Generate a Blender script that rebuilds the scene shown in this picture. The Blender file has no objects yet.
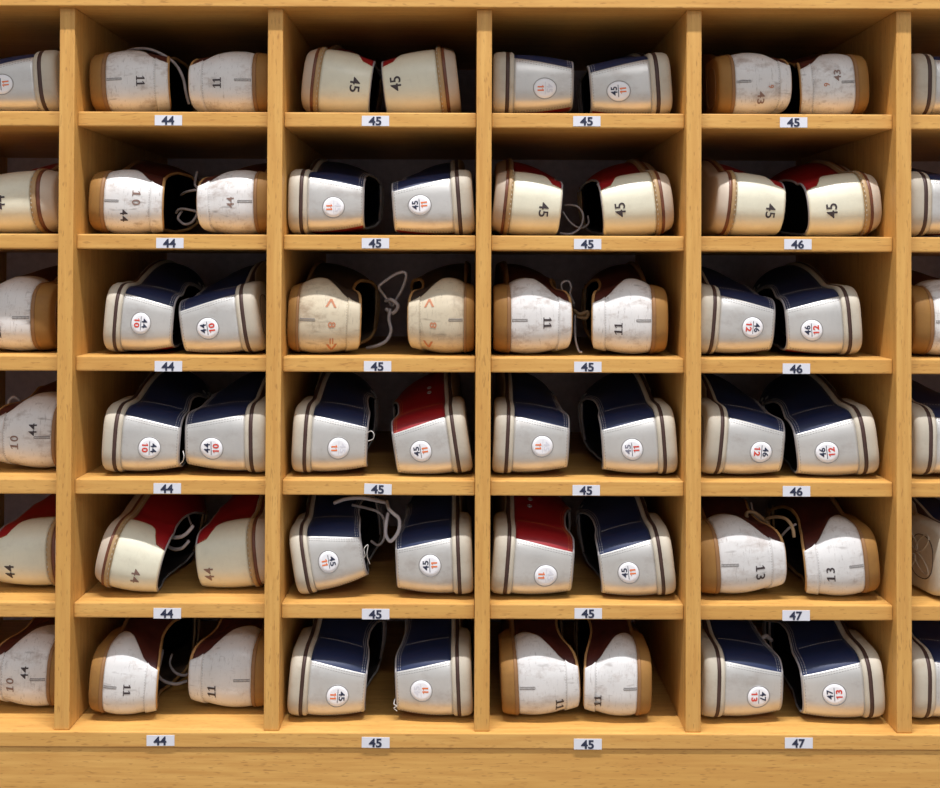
import bpy, bmesh, math, random
import numpy as np
from mathutils import Vector, Matrix, Euler

random.seed(7)
C = bpy.context.scene.collection
MM = 0.001

# ------------------------------------------------------------------ camera
F_PX, CX, CY = 1098.0, 470.0, 253.6
PITCH, ROLL = math.radians(0.7), math.radians(0.22)
D_CAM, Z_CAM = 1.156, 1.10
RCAM = (Euler((math.pi/2 + PITCH, 0, 0)).to_matrix() @ Euler((0, 0, ROLL)).to_matrix())
CAM = Vector((0, -D_CAM, Z_CAM))

def PX(px, py, Y):
    """World point on the plane y = Y seen at a photo pixel."""
    r = RCAM @ Vector(((px-CX)/F_PX, -(py-CY)/F_PX, -1))
    return CAM + r * ((Y + D_CAM) / r.y)

def PROJ(p):
    q = RCAM.transposed() @ (Vector(p) - CAM)
    return (CX + F_PX*q.x/-q.z, CY - F_PX*q.y/-q.z)

cam_d = bpy.data.cameras.new('camera')
cam_d.sensor_width = 36.0
cam_d.lens = F_PX/940*36
cam_d.shift_y = -(394-CY)/940
cam_d.clip_start = 0.02
cam = bpy.data.objects.new('camera', cam_d)
cam.location = CAM
cam.rotation_euler = RCAM.to_euler()
C.objects.link(cam)
bpy.context.scene.camera = cam

# ------------------------------------------------------------------ materials
def nodes_of(name):
    m = bpy.data.materials.new(name); m.use_nodes = True
    nt = m.node_tree
    return m, nt, nt.nodes['Principled BSDF']

def rgb(r, g, b): return (r, g, b, 1)

def N(nt, t, **kw):
    n = nt.nodes.new(t)
    for k, v in kw.items():
        if k.startswith('i_'):
            n.inputs[k[2:].replace('_', ' ')].default_value = v
        else: setattr(n, k, v)
    return n

def ramp(nt, fac, p0, p1, c0=(0,0,0,1), c1=(1,1,1,1)):
    r = nt.nodes.new('ShaderNodeValToRGB')
    r.color_ramp.elements[0].position = p0; r.color_ramp.elements[0].color = c0
    r.color_ramp.elements[1].position = p1; r.color_ramp.elements[1].color = c1
    nt.links.new(fac, r.inputs['Fac']); return r

def mixc(nt, fac, a, b, mode='MIX'):
    n = nt.nodes.new('ShaderNodeMix'); n.data_type = 'RGBA'; n.blend_type = mode
    for s, v in ((n.inputs[0], fac), (n.inputs[6], a), (n.inputs[7], b)):
        if hasattr(v, 'is_linked'): nt.links.new(v, s)
        else: s.default_value = v
    return n.outputs[2]

def coords(nt, scale, rnd=True):
    tc = N(nt, 'ShaderNodeTexCoord')
    mp = N(nt, 'ShaderNodeMapping'); mp.inputs['Scale'].default_value = scale
    if rnd:
        oi = N(nt, 'ShaderNodeObjectInfo')
        ml = N(nt, 'ShaderNodeMath', operation='MULTIPLY'); ml.inputs[1].default_value = 37.0
        nt.links.new(oi.outputs['Random'], ml.inputs[0])
        cb = N(nt, 'ShaderNodeCombineXYZ')
        for i in range(3): nt.links.new(ml.outputs[0], cb.inputs[i])
        nt.links.new(cb.outputs[0], mp.inputs['Location'])
    nt.links.new(tc.outputs['Object'], mp.inputs['Vector'])
    return mp.outputs[0]

def noise(nt, vec, scale, detail=3.0, rough=0.55):
    n = N(nt, 'ShaderNodeTexNoise'); n.inputs['Scale'].default_value = scale
    n.inputs['Detail'].default_value = detail; n.inputs['Roughness'].default_value = rough
    nt.links.new(vec, n.inputs['Vector']); return n.outputs['Fac']

def bump(nt, b, h, strength, dist=0.001):
    bp = N(nt, 'ShaderNodeBump'); bp.inputs['Strength'].default_value = strength
    bp.inputs['Distance'].default_value = dist
    nt.links.new(h, bp.inputs['Height']); nt.links.new(bp.outputs[0], b.inputs['Normal'])

def plain(name, col, rough=0.6, metal=0.0, spec=0.5, var=0.0):
    m, nt, b = nodes_of(name)
    b.inputs['Roughness'].default_value = rough; b.inputs['Metallic'].default_value = metal
    b.inputs['Specular IOR Level'].default_value = spec
    if var:
        v = coords(nt, (1, 1, 1))
        f = noise(nt, v, 90, 4)
        c = mixc(nt, ramp(nt, f, .3, .7).outputs[0], rgb(*[x*(1-var) for x in col]), rgb(*[min(1, x*(1+var)) for x in col]))
        nt.links.new(c, b.inputs['Base Color'])
    else:
        b.inputs['Base Color'].default_value = rgb(*col)
    return m

def wood(name, axis):
    m, nt, b = nodes_of(name)
    s = [1, 1, 1]; s[axis] = 0.06
    v = coords(nt, s, rnd=True)
    big = noise(nt, v, 26, 5, .6)
    fine = noise(nt, v, 190, 3, .6)
    s2 = [1, 1, 1]; s2[axis] = 0.16
    v2 = coords(nt, s2, rnd=True)
    pores = noise(nt, v2, 620, 1, .5)
    base = mixc(nt, ramp(nt, big, .3, .7).outputs[0], rgb(.63, .345, .088), rgb(.72, .42, .125))
    base = mixc(nt, ramp(nt, fine, .35, .7).outputs[0], base, rgb(.57, .29, .074))
    f = N(nt, 'ShaderNodeMath', operation='MULTIPLY'); f.inputs[1].default_value = .48
    nt.links.new(ramp(nt, pores, .63, .72).outputs[0], f.inputs[0])
    base = mixc(nt, f.outputs[0], base, rgb(.30, .13, .035))
    nt.links.new(base, b.inputs['Base Color'])
    b.inputs['Roughness'].default_value = .42
    b.inputs['Specular IOR Level'].default_value = .35
    bump(nt, b, fine, .06, .0004)
    return m

def leather(name, col, dirt, crack, rough=.42, metal=0.0, dirtcol=(.20, .10, .045), crackcol=(.10, .065, .045), spec=.5):
    m, nt, b = nodes_of(name)
    v = coords(nt, (1, 1, 1))
    blotch = noise(nt, v, 22, 5, .65)
    c = mixc(nt, ramp(nt, blotch, .25, .75).outputs[0], rgb(*[x*.88 for x in col]), rgb(*[min(1, x*1.05) for x in col]))
    # dirt rubbed in, patchy
    dn = noise(nt, coords(nt, (.6, 1, 1)), 55, 6, .7)
    dm = N(nt, 'ShaderNodeMath', operation='MULTIPLY'); dm.inputs[1].default_value = dirt
    nt.links.new(ramp(nt, dn, .52, .78).outputs[0], dm.inputs[0])
    c = mixc(nt, dm.outputs[0], c, rgb(*dirtcol))
    # fine creases running round the heel
    cn = noise(nt, coords(nt, (1.4, .5, .25)), 330, 5, .75)
    cm = N(nt, 'ShaderNodeMath', operation='MULTIPLY'); cm.inputs[1].default_value = crack
    nt.links.new(ramp(nt, cn, .57, .76).outputs[0], cm.inputs[0])
    c = mixc(nt, cm.outputs[0], c, rgb(*crackcol))
    # scuffs
    sc = noise(nt, coords(nt, (.35, 1, 1.4)), 130, 2, .5)
    sm = N(nt, 'ShaderNodeMath', operation='MULTIPLY'); sm.inputs[1].default_value = crack*.7
    nt.links.new(ramp(nt, sc, .64, .78).outputs[0], sm.inputs[0])
    c = mixc(nt, sm.outputs[0], c, rgb(*crackcol))
    nt.links.new(c, b.inputs['Base Color'])
    b.inputs['Roughness'].default_value = rough; b.inputs['Metallic'].default_value = metal
    b.inputs['Specular IOR Level'].default_value = spec
    bump(nt, b, noise(nt, v, 600, 2, .5), .10, .0005)
    return m

M = {}
M['wood_x'] = wood('beech_laminate_horizontal', 0)
M['wood_z'] = wood('beech_laminate_vertical', 2)
M['back'] = plain('shelf_back', (.80, .68, .70), .7, var=.1)
M['silver'] = leather('silver_leather', (.68, .67, .635), .30, .08, rough=.40, metal=.55, spec=.5)
M['white'] = leather('white_worn_leather', (.73, .715, .69), .75, .75, rough=.34)
M['white_clean'] = leather('white_leather', (.70, .69, .67), .55, .6, rough=.32)
M['aged'] = leather('yellowed_leather', (.62, .54, .39), .7, .6, rough=.30)
M['cream'] = leather('cream_leather', (.74, .71, .55), .16, .10, rough=.32)
M['navy'] = leather('navy_leather', (.010, .022, .075), .02, .05, rough=.45, dirtcol=(.03, .03, .05), crackcol=(.03, .04, .07))
M['red'] = leather('red_leather', (.30, .006, .012), .02, .05, rough=.45, dirtcol=(.1, .01, .01), crackcol=(.2, .03, .03))
M['dark_red'] = leather('dark_red_leather', (.065, .012, .010), .05, .08, rough=.45, dirtcol=(.03, .01, .01), crackcol=(.1, .04, .03))
M['black_brown'] = leather('dark_brown_leather', (.028, .018, .014), .05, .08, rough=.5, dirtcol=(.02, .015, .01), crackcol=(.06, .045, .035))
M['sole_white'] = leather('off_white_rubber', (.54, .49, .39), .45, .06, rough=.6, dirtcol=(.34, .25, .15), crackcol=(.25, .19, .12))
M['sole_bottom'] = leather('worn_sole_rubber', (.50, .43, .33), .5, .1, rough=.7, dirtcol=(.20, .14, .09), crackcol=(.15, .11, .08))
M['sole_pink'] = leather('pale_sole_leather', (.57, .49, .39), .25, .06, rough=.5, dirtcol=(.36, .24, .15), crackcol=(.25, .17, .12))
M['sole_tan'] = leather('tan_rubber', (.31, .16, .045), .6, .2, rough=.6, spec=.2, dirtcol=(.20, .095, .035), crackcol=(.10, .05, .02))
M['sole_tan_dark'] = leather('worn_tan_rubber', (.27, .135, .05), .5, .15, rough=.6, dirtcol=(.10, .05, .02), crackcol=(.06, .03, .015))
M['stripe'] = plain('brown_rubber_stripe', (.058, .028, .022), .55, var=.2)
M['stripe_red'] = plain('red_brown_edge', (.14, .042, .018), .5, var=.25)
M['welt_tan'] = leather('tan_welt', (.40, .26, .12), .5, .25, rough=.5, dirtcol=(.15, .10, .06), crackcol=(.5, .45, .36))
M['piping_tan'] = plain('tan_edge_binding', (.42, .235, .085), .6, var=.2)
M['piping_grey'] = plain('grey_edge_binding', (.34, .32, .32), .6, var=.15)
M['piping_navy'] = plain('navy_edge_binding', (.03, .035, .06), .6, var=.15)
M['lining'] = plain('dark_fabric_lining', (.030, .024, .022), .9, var=.3)
M['lining_brown'] = plain('brown_leather_lining', (.085, .055, .035), .75, var=.35)
M['insole'] = plain('insole_fabric', (.06, .045, .035), .9, var=.2)
M['lace'] = plain('grey_cotton_lace', (.42, .38, .38), .85, var=.2)
M['lace_tan'] = plain('tan_lace', (.36, .24, .13), .85, var=.25)
M['thread'] = plain('pale_thread', (.62, .60, .56), .8)
M['thread_tan'] = plain('tan_thread', (.47, .40, .31), .8)
M['thread_dark'] = plain('dark_thread', (.22, .20, .19), .8)
M['thread_orange'] = plain('orange_thread', (.60, .24, .06), .8)
M['badge'] = plain('badge_white', (.86, .86, .88), .35)
M['badge_ring'] = plain('badge_rim_grey', (.30, .29, .28), .5)
M['ink_navy'] = plain('navy_print', (.02, .026, .06), .5)
M['ink_faded'] = plain('faded_navy_print', (.70, .70, .75), .5)
M['ink_grey'] = plain('worn_navy_print', (.20, .20, .26), .5)
M['ink_orange'] = plain('orange_print', (.80, .19, .05), .5)
M['ink_red'] = plain('red_print', (.66, .06, .035), .5)
M['ink_black'] = plain('stamp_ink', (.045, .032, .035), .6)
M['ink_brown'] = plain('brown_stamp_ink', (.23, .14, .11), .6)
M['ink_pale_red'] = plain('faded_red_stamp_ink', (.50, .20, .10), .6)
M['paper'] = plain('white_paper', (.70, .71, .76), .55)
M['metal'] = plain('eyelet_metal', (.55, .55, .56), .35, metal=.8)
M['tread_line'] = plain('tread_groove', (.09, .065, .05), .8)
M['wall'] = plain('grey_white_paint', (.6, .6, .58), .9, var=.03)
M['floor'] = plain('grey_floor', (.25, .22, .19), .5, var=.1)
M['lamp_white'] = plain('lamp_housing', (.8, .8, .8), .4)

# ------------------------------------------------------------------ helpers
def link_mesh(name, me, mat, parent=None, smooth=True):
    o = bpy.data.objects.new(name, me)
    if mat is not None and not me.materials: me.materials.append(M[mat])
    C.objects.link(o)
    if parent is not None: o.parent = parent
    return o

def mesh_from(name, V, Fc, smooth=True):
    me = bpy.data.meshes.new(name)
    me.from_pydata([tuple(v) for v in V], [], Fc)
    if smooth: me.polygons.foreach_set('use_smooth', [True]*len(me.polygons))
    me.update(); return me

def box_mesh(name, lo, hi, bev=0.0012):
    bm = bmesh.new()
    bmesh.ops.create_cube(bm, size=1)
    for v in bm.verts:
        v.co = Vector([lo[i] + (v.co[i]+.5)*(hi[i]-lo[i]) for i in range(3)])
    if bev: bmesh.ops.bevel(bm, geom=bm.edges[:], offset=bev, segments=2, affect='EDGES', profile=.6)
    me = bpy.data.meshes.new(name); bm.to_mesh(me); bm.free()
    return me

def tube(path, r, seg=7, closed=False):
    """verts, faces of a tube along a list of 3-D points."""
    P = [np.array(p, float) for p in path]; n = len(P)
    V, Fc = [], []; up = None
    for i in range(n):
        if closed: t = P[(i+1) % n] - P[i-1]
        else: t = P[min(i+1, n-1)] - P[max(i-1, 0)]
        t = t/(np.linalg.norm(t)+1e-12)
        if up is None:
            up = np.array((0, 0, 1.)) if abs(t[2]) < .8 else np.array((1., 0, 0))
        up = up - t*np.dot(up, t); up /= np.linalg.norm(up)+1e-12
        s = np.cross(t, up)
        for k in range(seg):
            a = 2*math.pi*k/seg
            V.append(P[i] + r*(math.cos(a)*up + math.sin(a)*s))
    m = n if closed else n-1
    for i in range(m):
        j = (i+1) % n
        for k in range(seg):
            l = (k+1) % seg
            Fc.append((i*seg+k, i*seg+l, j*seg+l, j*seg+k))
    if not closed:
        Fc.append(tuple(range(seg-1, -1, -1))); Fc.append(tuple((n-1)*seg+k for k in range(seg)))
    return V, Fc

def spline(pts, n=10, closed=False):
    p = [np.array(q, float) for q in pts]; out = []
    m = len(p); rng = range(m) if closed else range(m-1)
    for i in rng:
        if closed: a, b, c, d = p[i-1], p[i], p[(i+1) % m], p[(i+2) % m]
        else: a, b, c, d = p[max(i-1, 0)], p[i], p[i+1], p[min(i+2, m-1)]
        for k in range(n):
            t = k/n
            out.append(.5*((2*b)+(c-a)*t+(2*a-5*b+4*c-d)*t*t+(3*b-a-3*c+d)*t**3))
    if not closed: out.append(p[-1])
    return out

def join(parts):
    V, Fc = [], []
    for v, f in parts:
        o = len(V); V += list(v); Fc += [tuple(i+o for i in q) for q in f]
    return V, Fc

_txt = {}
def text2d(s, bold=0.02):
    """Triangulated flat lettering, height normalised to 1, centred on 0."""
    if (s, bold) in _txt: return _txt[(s, bold)]
    cu = bpy.data.curves.new('lettering', 'FONT'); cu.body = s; cu.offset = bold
    cu.resolution_u = 4
    ob = bpy.data.objects.new('lettering', cu); C.objects.link(ob)
    dg = bpy.context.evaluated_depsgraph_get()
    me = bpy.data.meshes.new_from_object(ob.evaluated_get(dg))
    bpy.data.objects.remove(ob); bpy.data.curves.remove(cu)
    bm = bmesh.new(); bm.from_mesh(me); bpy.data.meshes.remove(me)
    bmesh.ops.triangulate(bm, faces=bm.faces[:])
    for _ in range(2):
        e = [e for e in bm.edges if e.calc_length() > .35]
        if not e: break
        bmesh.ops.subdivide_edges(bm, edges=e, cuts=1)
        bmesh.ops.triangulate(bm, faces=bm.faces[:])
    bm.verts.index_update()
    v = np.array([w.co[:2] for w in bm.verts]); f = [tuple(w.index for w in q.verts) for q in bm.faces]
    bm.free()
    lo, hi = v.min(0), v.max(0)
    v = (v - (lo+hi)/2)/(hi[1]-lo[1])
    _txt[(s, bold)] = (v, f); return v, f

def one(serif):
    P = [(-.10, -.5), (.10, -.5), (.10, .5), (-.04, .5), (-.10, .40)]
    V = [(-.10, -.5), (.10, -.5), (.10, -.2), (-.10, -.2), (.10, .1), (-.10, .1), (.10, .36), (-.10, .32), (.10, .5), (-.02, .5), (-.27, .30), (-.27, .17)]
    Fc = [(0, 1, 2, 3), (3, 2, 4, 5), (5, 4, 6, 7), (7, 6, 8, 9), (9, 10, 11, 7)]
    if serif:
        V += [(-.28, -.5), (.28, -.5), (.28, -.38), (.10, -.38), (-.10, -.38), (-.28, -.38)]
        Fc += [(12, 0, 16, 17), (1, 13, 14, 15)]
    return np.array(V), Fc

def text_row(s, h, length, bold=.02, serif=False):
    """characters h high, spread to a total length."""
    gl = [one(serif) if ch == '1' else text2d(ch, bold) for ch in s]
    ws = [(g[0][:, 0].max()-g[0][:, 0].min())*h for g in gl]
    sq = min(1.2, length*.94/sum(ws))
    gap = (length - sq*sum(ws))/max(1, len(s)-1)
    x = -length/2; V, Fc = [], []
    for (v, f), w in zip(gl, ws):
        o = len(V); mn = v[:, 0].min()
        V += [(x + (p[0]-mn)*h*sq, p[1]*h) for p in v]
        Fc += [tuple(i+o for i in q) for q in f]
        x += w*sq + gap
    return np.array(V), Fc

# ------------------------------------------------------------------ the room
def struct(name, me, mat):
    o = link_mesh(name, me, mat); o['kind'] = 'structure'; return o

struct('floor', box_mesh('floor', (-4, -6, -.1), (4, .6, 0), 0), 'floor')
struct('wall_back', box_mesh('wall_back', (-4, .42, 0), (4, .52, 4.6), 0), 'wall')

# ------------------------------------------------------------------ the rack
DEPTH = .345
T_DIV = .0160
YF = -.010                                            # front of the dividers
div_x = [PX(x, 365, YF).x for x in (64.5, 273.4, 483.2, 693.7, 904.2)]   # centres
pitch = (div_x[4]-div_x[0])/4
div_x = [div_x[0]-pitch] + div_x + [div_x[4]+pitch]
sh_top = [PX(470, y, 0).z for y in (112.8, 235.4, 357.4, 480.6, 604.0)]
T_SH = .0158
z_bot = PX(470, 733.0, -.013).z
z_top = PX(470, 7.4, -.018).z
row_floor = sh_top + [z_bot]

rack = bpy.data.objects.new('shoe_rack', None)
rack.location = (0, 0, 0); C.objects.link(rack)
rack['label'] = 'large beech-coloured cubby rack holding rows of bowling shoes'
rack['category'] = 'shoe rack'
XL, XR = div_x[0]-T_DIV/2, div_x[-1]+T_DIV/2
for x in div_x:
    link_mesh('divider', box_mesh('divider', (x-T_DIV/2, YF, z_bot), (x+T_DIV/2, DEPTH, z_top), .0013), 'wood_z', rack)
for a, b in zip(div_x[:-1], div_x[1:]):
    for i, z in enumerate(sh_top):
        link_mesh('shelf', box_mesh('shelf', (a+T_DIV/2+.0002, 0, z-T_SH), (b-T_DIV/2-.0002, DEPTH, z), .0014), 'wood_x', rack)
link_mesh('top_board', box_mesh('top_board', (XL-.002, -.018, z_top), (XR+.002, DEPTH+.012, z_top+.022), .001), 'wood_x', rack)
link_mesh('bottom_board', box_mesh('bottom_board', (XL-.002, -.014, z_bot-.0158), (XR+.002, DEPTH, z_bot), .0012), 'wood_x', rack)
link_mesh('back_panel', box_mesh('back_panel', (XL, DEPTH, z_bot-.0158), (XR, DEPTH+.01, z_top), 0), 'back', rack)
link_mesh('base_panel', box_mesh('base_panel', (XL, -.0122, .002), (XR, DEPTH, z_bot-.0164), .001), 'wood_x', rack)

# number cards stuck on the shelf fronts: (row, centre px, centre py, number, tilt)
CARDS = [
 [(168.5, 120.3, '44'), (375.5, 120.9, '45'), (586.8, 121.2, '45'), (793.5, 122.4, '45')],
 [(170.0, 243.0, '44'), (375.5, 243.2, '45'), (587.6, 244.0, '45'), (797.8, 244.2, '46')],
 [(168.5, 366.2, '44'), (377.6, 366.2, '45'), (587.8, 366.8, '45'), (796.3, 368.6, '46')],
 [(167.4, 488.3, '44'), (378.0, 489.0, '45'), (586.2, 490.2, '45'), (796.4, 491.2, '46')],
 [(167.4, 613.2, '44'), (375.7, 614.0, '45'), (588.2, 613.3, '45'), (796.0, 615.4, '47')],
 [(160.6, 740.4, '44'), (375.7, 742.4, '45'), (587.8, 744.0, '45'), (798.7, 742.9, '47')],
]
ROWN = ['top', 'second', 'third', 'fourth', 'fifth', 'bottom']
COLN = ['cut-off left', 'leftmost full', 'second full', 'third full', 'rightmost full', 'cut-off right']
for r, row in enumerate(CARDS):
    for c, (px, py, num) in enumerate(row):
        Y = -.0001 if r < 5 else -.0141
        p = PX(px, py, Y)
        e = bpy.data.objects.new('number_card', None); e.location = p
        e.rotation_euler = (0, {(3, 1): .03, (5, 1): .015, (5, 0): -.01}.get((r, c), 0), 0)
        C.objects.link(e)
        e['label'] = 'white card reading %s on the %s shelf front, %s column' % (num, ROWN[r], COLN[c+1])
        e['category'] = 'number card'; e['group'] = 'size number cards on the shelf fronts'
        link_mesh('card', box_mesh('card', (-.0144, -.0006, -.0054), (.0144, 0, .0054), 0), 'paper', e)
        v, f = text2d(num, .03)
        wd = v[:, 0].max()-v[:, 0].min()
        V = [(q[0]*.0134/wd - .0004, -.0009, q[1]*.0092 - .0002) for q in v]
        link_mesh('size_number', mesh_from('size_number', V, f, False), 'ink_navy', e)

# ------------------------------------------------------------------ shoe geometry (millimetres)
# a = height above the sole bottom, b = length from the heel, c = width (up when the shoe lies on its side)
C0 = 41.0

class Last:
    def __init__(s, hu=63., ts=22., bulge=2.0, n=2.6, inset=9., cw=.80, hw=34., flare=0.0, wing=0.0, dip=0.0, inst=0.0):
        s.wing, s.dip, s.inst = wing, dip, inst
        s.hu, s.ts, s.bulge, s.inset, s.cw, s.flare = hu, ts, bulge, inset, cw, flare
        def heel(sign, w):
            return [(36-36*math.cos(t)**(2/n), sign*w*math.sin(t)**(2/n)) for t in np.linspace(.12, math.pi/2, 12)]
        med = [(0, 0)] + heel(1, hw) + [(58, 35.5), (76, 42), (105, 51.5), (140, 58), (175, 60), (205, 57), (235, 49), (262, 38), (281, 26), (290, 14)]
        lat = [(0, 0)] + heel(-1, hw) + [(80, -hw-.4), (120, -hw-.6), (160, -hw-.6), (200, -32.5), (235, -25), (262, -13), (281, 1), (290, 14)]
        def arc(pts):
            q = np.array(spline(pts, 8)); d = np.r_[0, np.cumsum(np.linalg.norm(np.diff(q, axis=0), axis=1))]
            return q, d
        s.qm, s.dm = arc(med); s.ql, s.dl = arc(lat)
        s.Lm, s.Ll = s.dm[-1], s.dl[-1]
    def O(s, u):
        u = np.asarray(u, float); au = np.abs(u)
        x = np.where(u >= 0, np.interp(au, s.dm, s.qm[:, 0]), np.interp(au, s.dl, s.ql[:, 0]))
        y = np.where(u >= 0, np.interp(au, s.dm, s.qm[:, 1]), np.interp(au, s.dl, s.ql[:, 1]))
        return x, y
    def u_at(s, x, sign):
        q, d = (s.qm, s.dm) if sign > 0 else (s.ql, s.dl)
        return sign*float(np.interp(x, np.maximum.accumulate(q[:, 0]), d))
    def nrm2(s, u):
        e = 1.5
        x0, y0 = s.O(np.clip(u-e, -s.Ll, s.Lm)); x1, y1 = s.O(np.clip(u+e, -s.Ll, s.Lm))
        dx, dy = x1-x0, y1-y0
        tip_p, tip_n = u > s.Lm-e, u < -s.Ll+e
        l = np.hypot(dx, dy)+1e-9
        # walking u upwards goes from lateral toe round the heel to medial toe: outward is (-dy, dx)
        nx, ny = -dy/l, dx/l
        nx = np.where(tip_p | tip_n, 1.0, nx); ny = np.where(tip_p | tip_n, 0.0, ny)
        return nx, ny
    def T(s, u):
        x, y = s.O(u); sg = np.sign(u)
        yc = np.interp(x, [0, 50, 95, 140, 215, 290], [0, 1, 6, 8, 10, 14])
        gap = np.interp(x, [50, 60, 90, 115, 140, 165, 200, 222], [s.cw*35, s.cw*36, 32, 30, 23, 14, 6, 0])
        yt = np.where(x < 60, y*s.cw, yc + sg*gap)
        bl = np.clip((x-45)/30, 0, 1)
        yt = (1-bl)*y*s.cw + bl*(yc + sg*gap)
        xt = x + s.inset*np.clip(1-x/60, 0, 1)
        xt = np.where(x > 205, 205+(x-205)*.76, xt)
        h = s.hu + np.interp(x, [0, 15, 40, 80, 110, 140, 165, 215, 250, 275, 290], [0, 0, -2, -9, -9, -4, -4, -18, -28, -35, -39])
        h = h - s.dip*np.interp(x, [0, 6, 20, 40, 70, 120], [0, .1, .5, .85, 1, .3]) + s.inst*np.interp(x, [60, 120, 160, 215], [0, 1, 1, .25])
        return xt, yt, h
    def P(s, u, k, off=0.0):
        u = np.asarray(u, float); k = np.asarray(k, float)
        def raw(u, k):
            x, y = s.O(u); xt, yt, h = s.T(u)
            w = np.clip((x-90)/100, 0, 1); w = w*w*(3-2*w)
            g = (1-w)*np.abs(k)**1.5 + w*(1-np.cos(np.clip(k, -.05, 1.0)*math.pi/2))
            f = (1-w)*k + w*np.sin(np.clip(k, -.05, 1.0)*math.pi/2)
            nx, ny = s.nrm2(u)
            B = (s.bulge*np.sin(np.clip(k, 0, 1)*math.pi*.85)**.8 + s.flare*np.clip((k-.75)/.25, 0, 1))*(1-w)
            B = B + s.wing*np.clip((u-18)/30, 0, 1)*np.clip((115-u)/45, 0, 1)*np.sin(np.clip(k*1.15+.12, 0, 1)*math.pi)
            return s.ts + h*f, x + (xt-x)*g + nx*B, y + (yt-y)*g + ny*B
        a, b, c = raw(u, k)
        if np.any(np.asarray(off) != 0):
            e, ek = 1.0, .02
            ua, ub = np.clip(u-e, -s.Ll, s.Lm), np.clip(u+e, -s.Ll, s.Lm)
            ka, kb = np.clip(k-ek, 0, 1), np.clip(k+ek, 0, 1)
            p1, p0 = np.array(raw(ub, k)), np.array(raw(ua, k))
            q1, q0 = np.array(raw(u, kb)), np.array(raw(u, ka))
            n = np.cross(p1-p0, q1-q0, axis=0)
            l = np.linalg.norm(n, axis=0)+1e-9
            n = n/l
            # make outward
            x, y = s.O(u); nx, ny = s.nrm2(u)
            sgn = np.sign(n[1]*nx + n[2]*ny + n[0]*.6); sgn = np.where(sgn == 0, 1, sgn)
            n = n*sgn
            a, b, c = a+n[0]*off, b+n[1]*off, c+n[2]*off
        return np.stack([a, b, c + C0], axis=-1)

def fin(name, V, Fc, m, smooth=True):
    """mm coordinates -> mesh; m = +1 shoe with sole to the left, -1 mirrored."""
    V = np.array(V, float)*MM
    if m < 0:
        V[:, 0] *= -1; Fc = [tuple(reversed(f)) for f in Fc]
    me = mesh_from(name, V, Fc, smooth)
    bm = bmesh.new(); bm.from_mesh(me)
    bmesh.ops.remove_doubles(bm, verts=bm.verts[:], dist=1e-6)
    bmesh.ops.recalc_face_normals(bm, faces=bm.faces[:])
    bm.to_mesh(me); bm.free()
    return me

def patch(L, ulo, uhi, k0, k1, nu, nk, off, rim=True, inner=0.0):
    ks = np.linspace(k0, k1, nk)
    G = []
    for k in ks:
        us = np.linspace(ulo(k), uhi(k), nu)
        G.append(L.P(us, np.full(nu, k), off))
    V = np.concatenate(G); Fc = []
    for i in range(nk-1):
        for j in range(nu-1):
            Fc.append((i*nu+j, i*nu+j+1, (i+1)*nu+j+1, (i+1)*nu+j))
    V = list(V)
    if rim:
        ring = [(0, j) for j in range(nu)] + [(i, nu-1) for i in range(1, nk)] + [(nk-1, j) for j in range(nu-2, -1, -1)] + [(i, 0) for i in range(nk-2, 0, -1)]
        base = len(V)
        for i, j in ring:
            u = ulo(ks[i]) + (uhi(ks[i])-ulo(ks[i]))*j/(nu-1)
            V.append(L.P(np.array([u]), np.array([ks[i]]), inner if inner else 1e-6)[0])
        n = len(ring)
        for t in range(n):
            i, j = ring[t]; i2, j2 = ring[(t+1) % n]
            Fc.append((i*nu+j, i2*nu+j2, base+(t+1) % n, base+t))
    return V, Fc

def stitches(L, pts, off, w=.45, length=1.7, gap=1.3):
    """short raised dashes along a polyline of (u, k)."""
    P = np.array(pts, float)
    X = L.P(P[:, 0], P[:, 1], off)
    d = np.r_[0, np.cumsum(np.linalg.norm(np.diff(X, axis=0), axis=1))]
    V, Fc = [], []; s = .4
    while s + length < d[-1]:
        a = [np.interp(s, d, P[:, i]) for i in (0, 1)]; b = [np.interp(s+length, d, P[:, i]) for i in (0, 1)]
        p = L.P(np.array([a[0], b[0]]), np.array([a[1], b[1]]), off)
        q = L.P(np.array([a[0], b[0]]), np.array([a[1], b[1]]), off+.35)
        t = p[1]-p[0]; t /= np.linalg.norm(t)+1e-9
        nrm = q[0]-p[0]; nrm /= np.linalg.norm(nrm)+1e-9
        sd = np.cross(nrm, t)*w*.5
        o = len(V)
        V += [p[0]-sd, p[0]+sd, p[1]+sd, p[1]-sd, q[0]+t*.25, q[1]-t*.25]
        Fc += [(o, o+1, o+4), (o+1, o+2, o+5, o+4), (o+2, o+3, o+5), (o+3, o, o+4, o+5)]
        s += length+gap
    return V, Fc

def outline(L, off, n=110):
    t = np.linspace(0, 1, n, endpoint=False)
    us = np.concatenate([np.linspace(-L.Ll, 0, n//2, endpoint=False), np.linspace(0, L.Lm, n//2, endpoint=False)])
    x, y = L.O(us); nx, ny = L.nrm2(us)
    return np.stack([x+nx*off, y+ny*off], 1)

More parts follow.
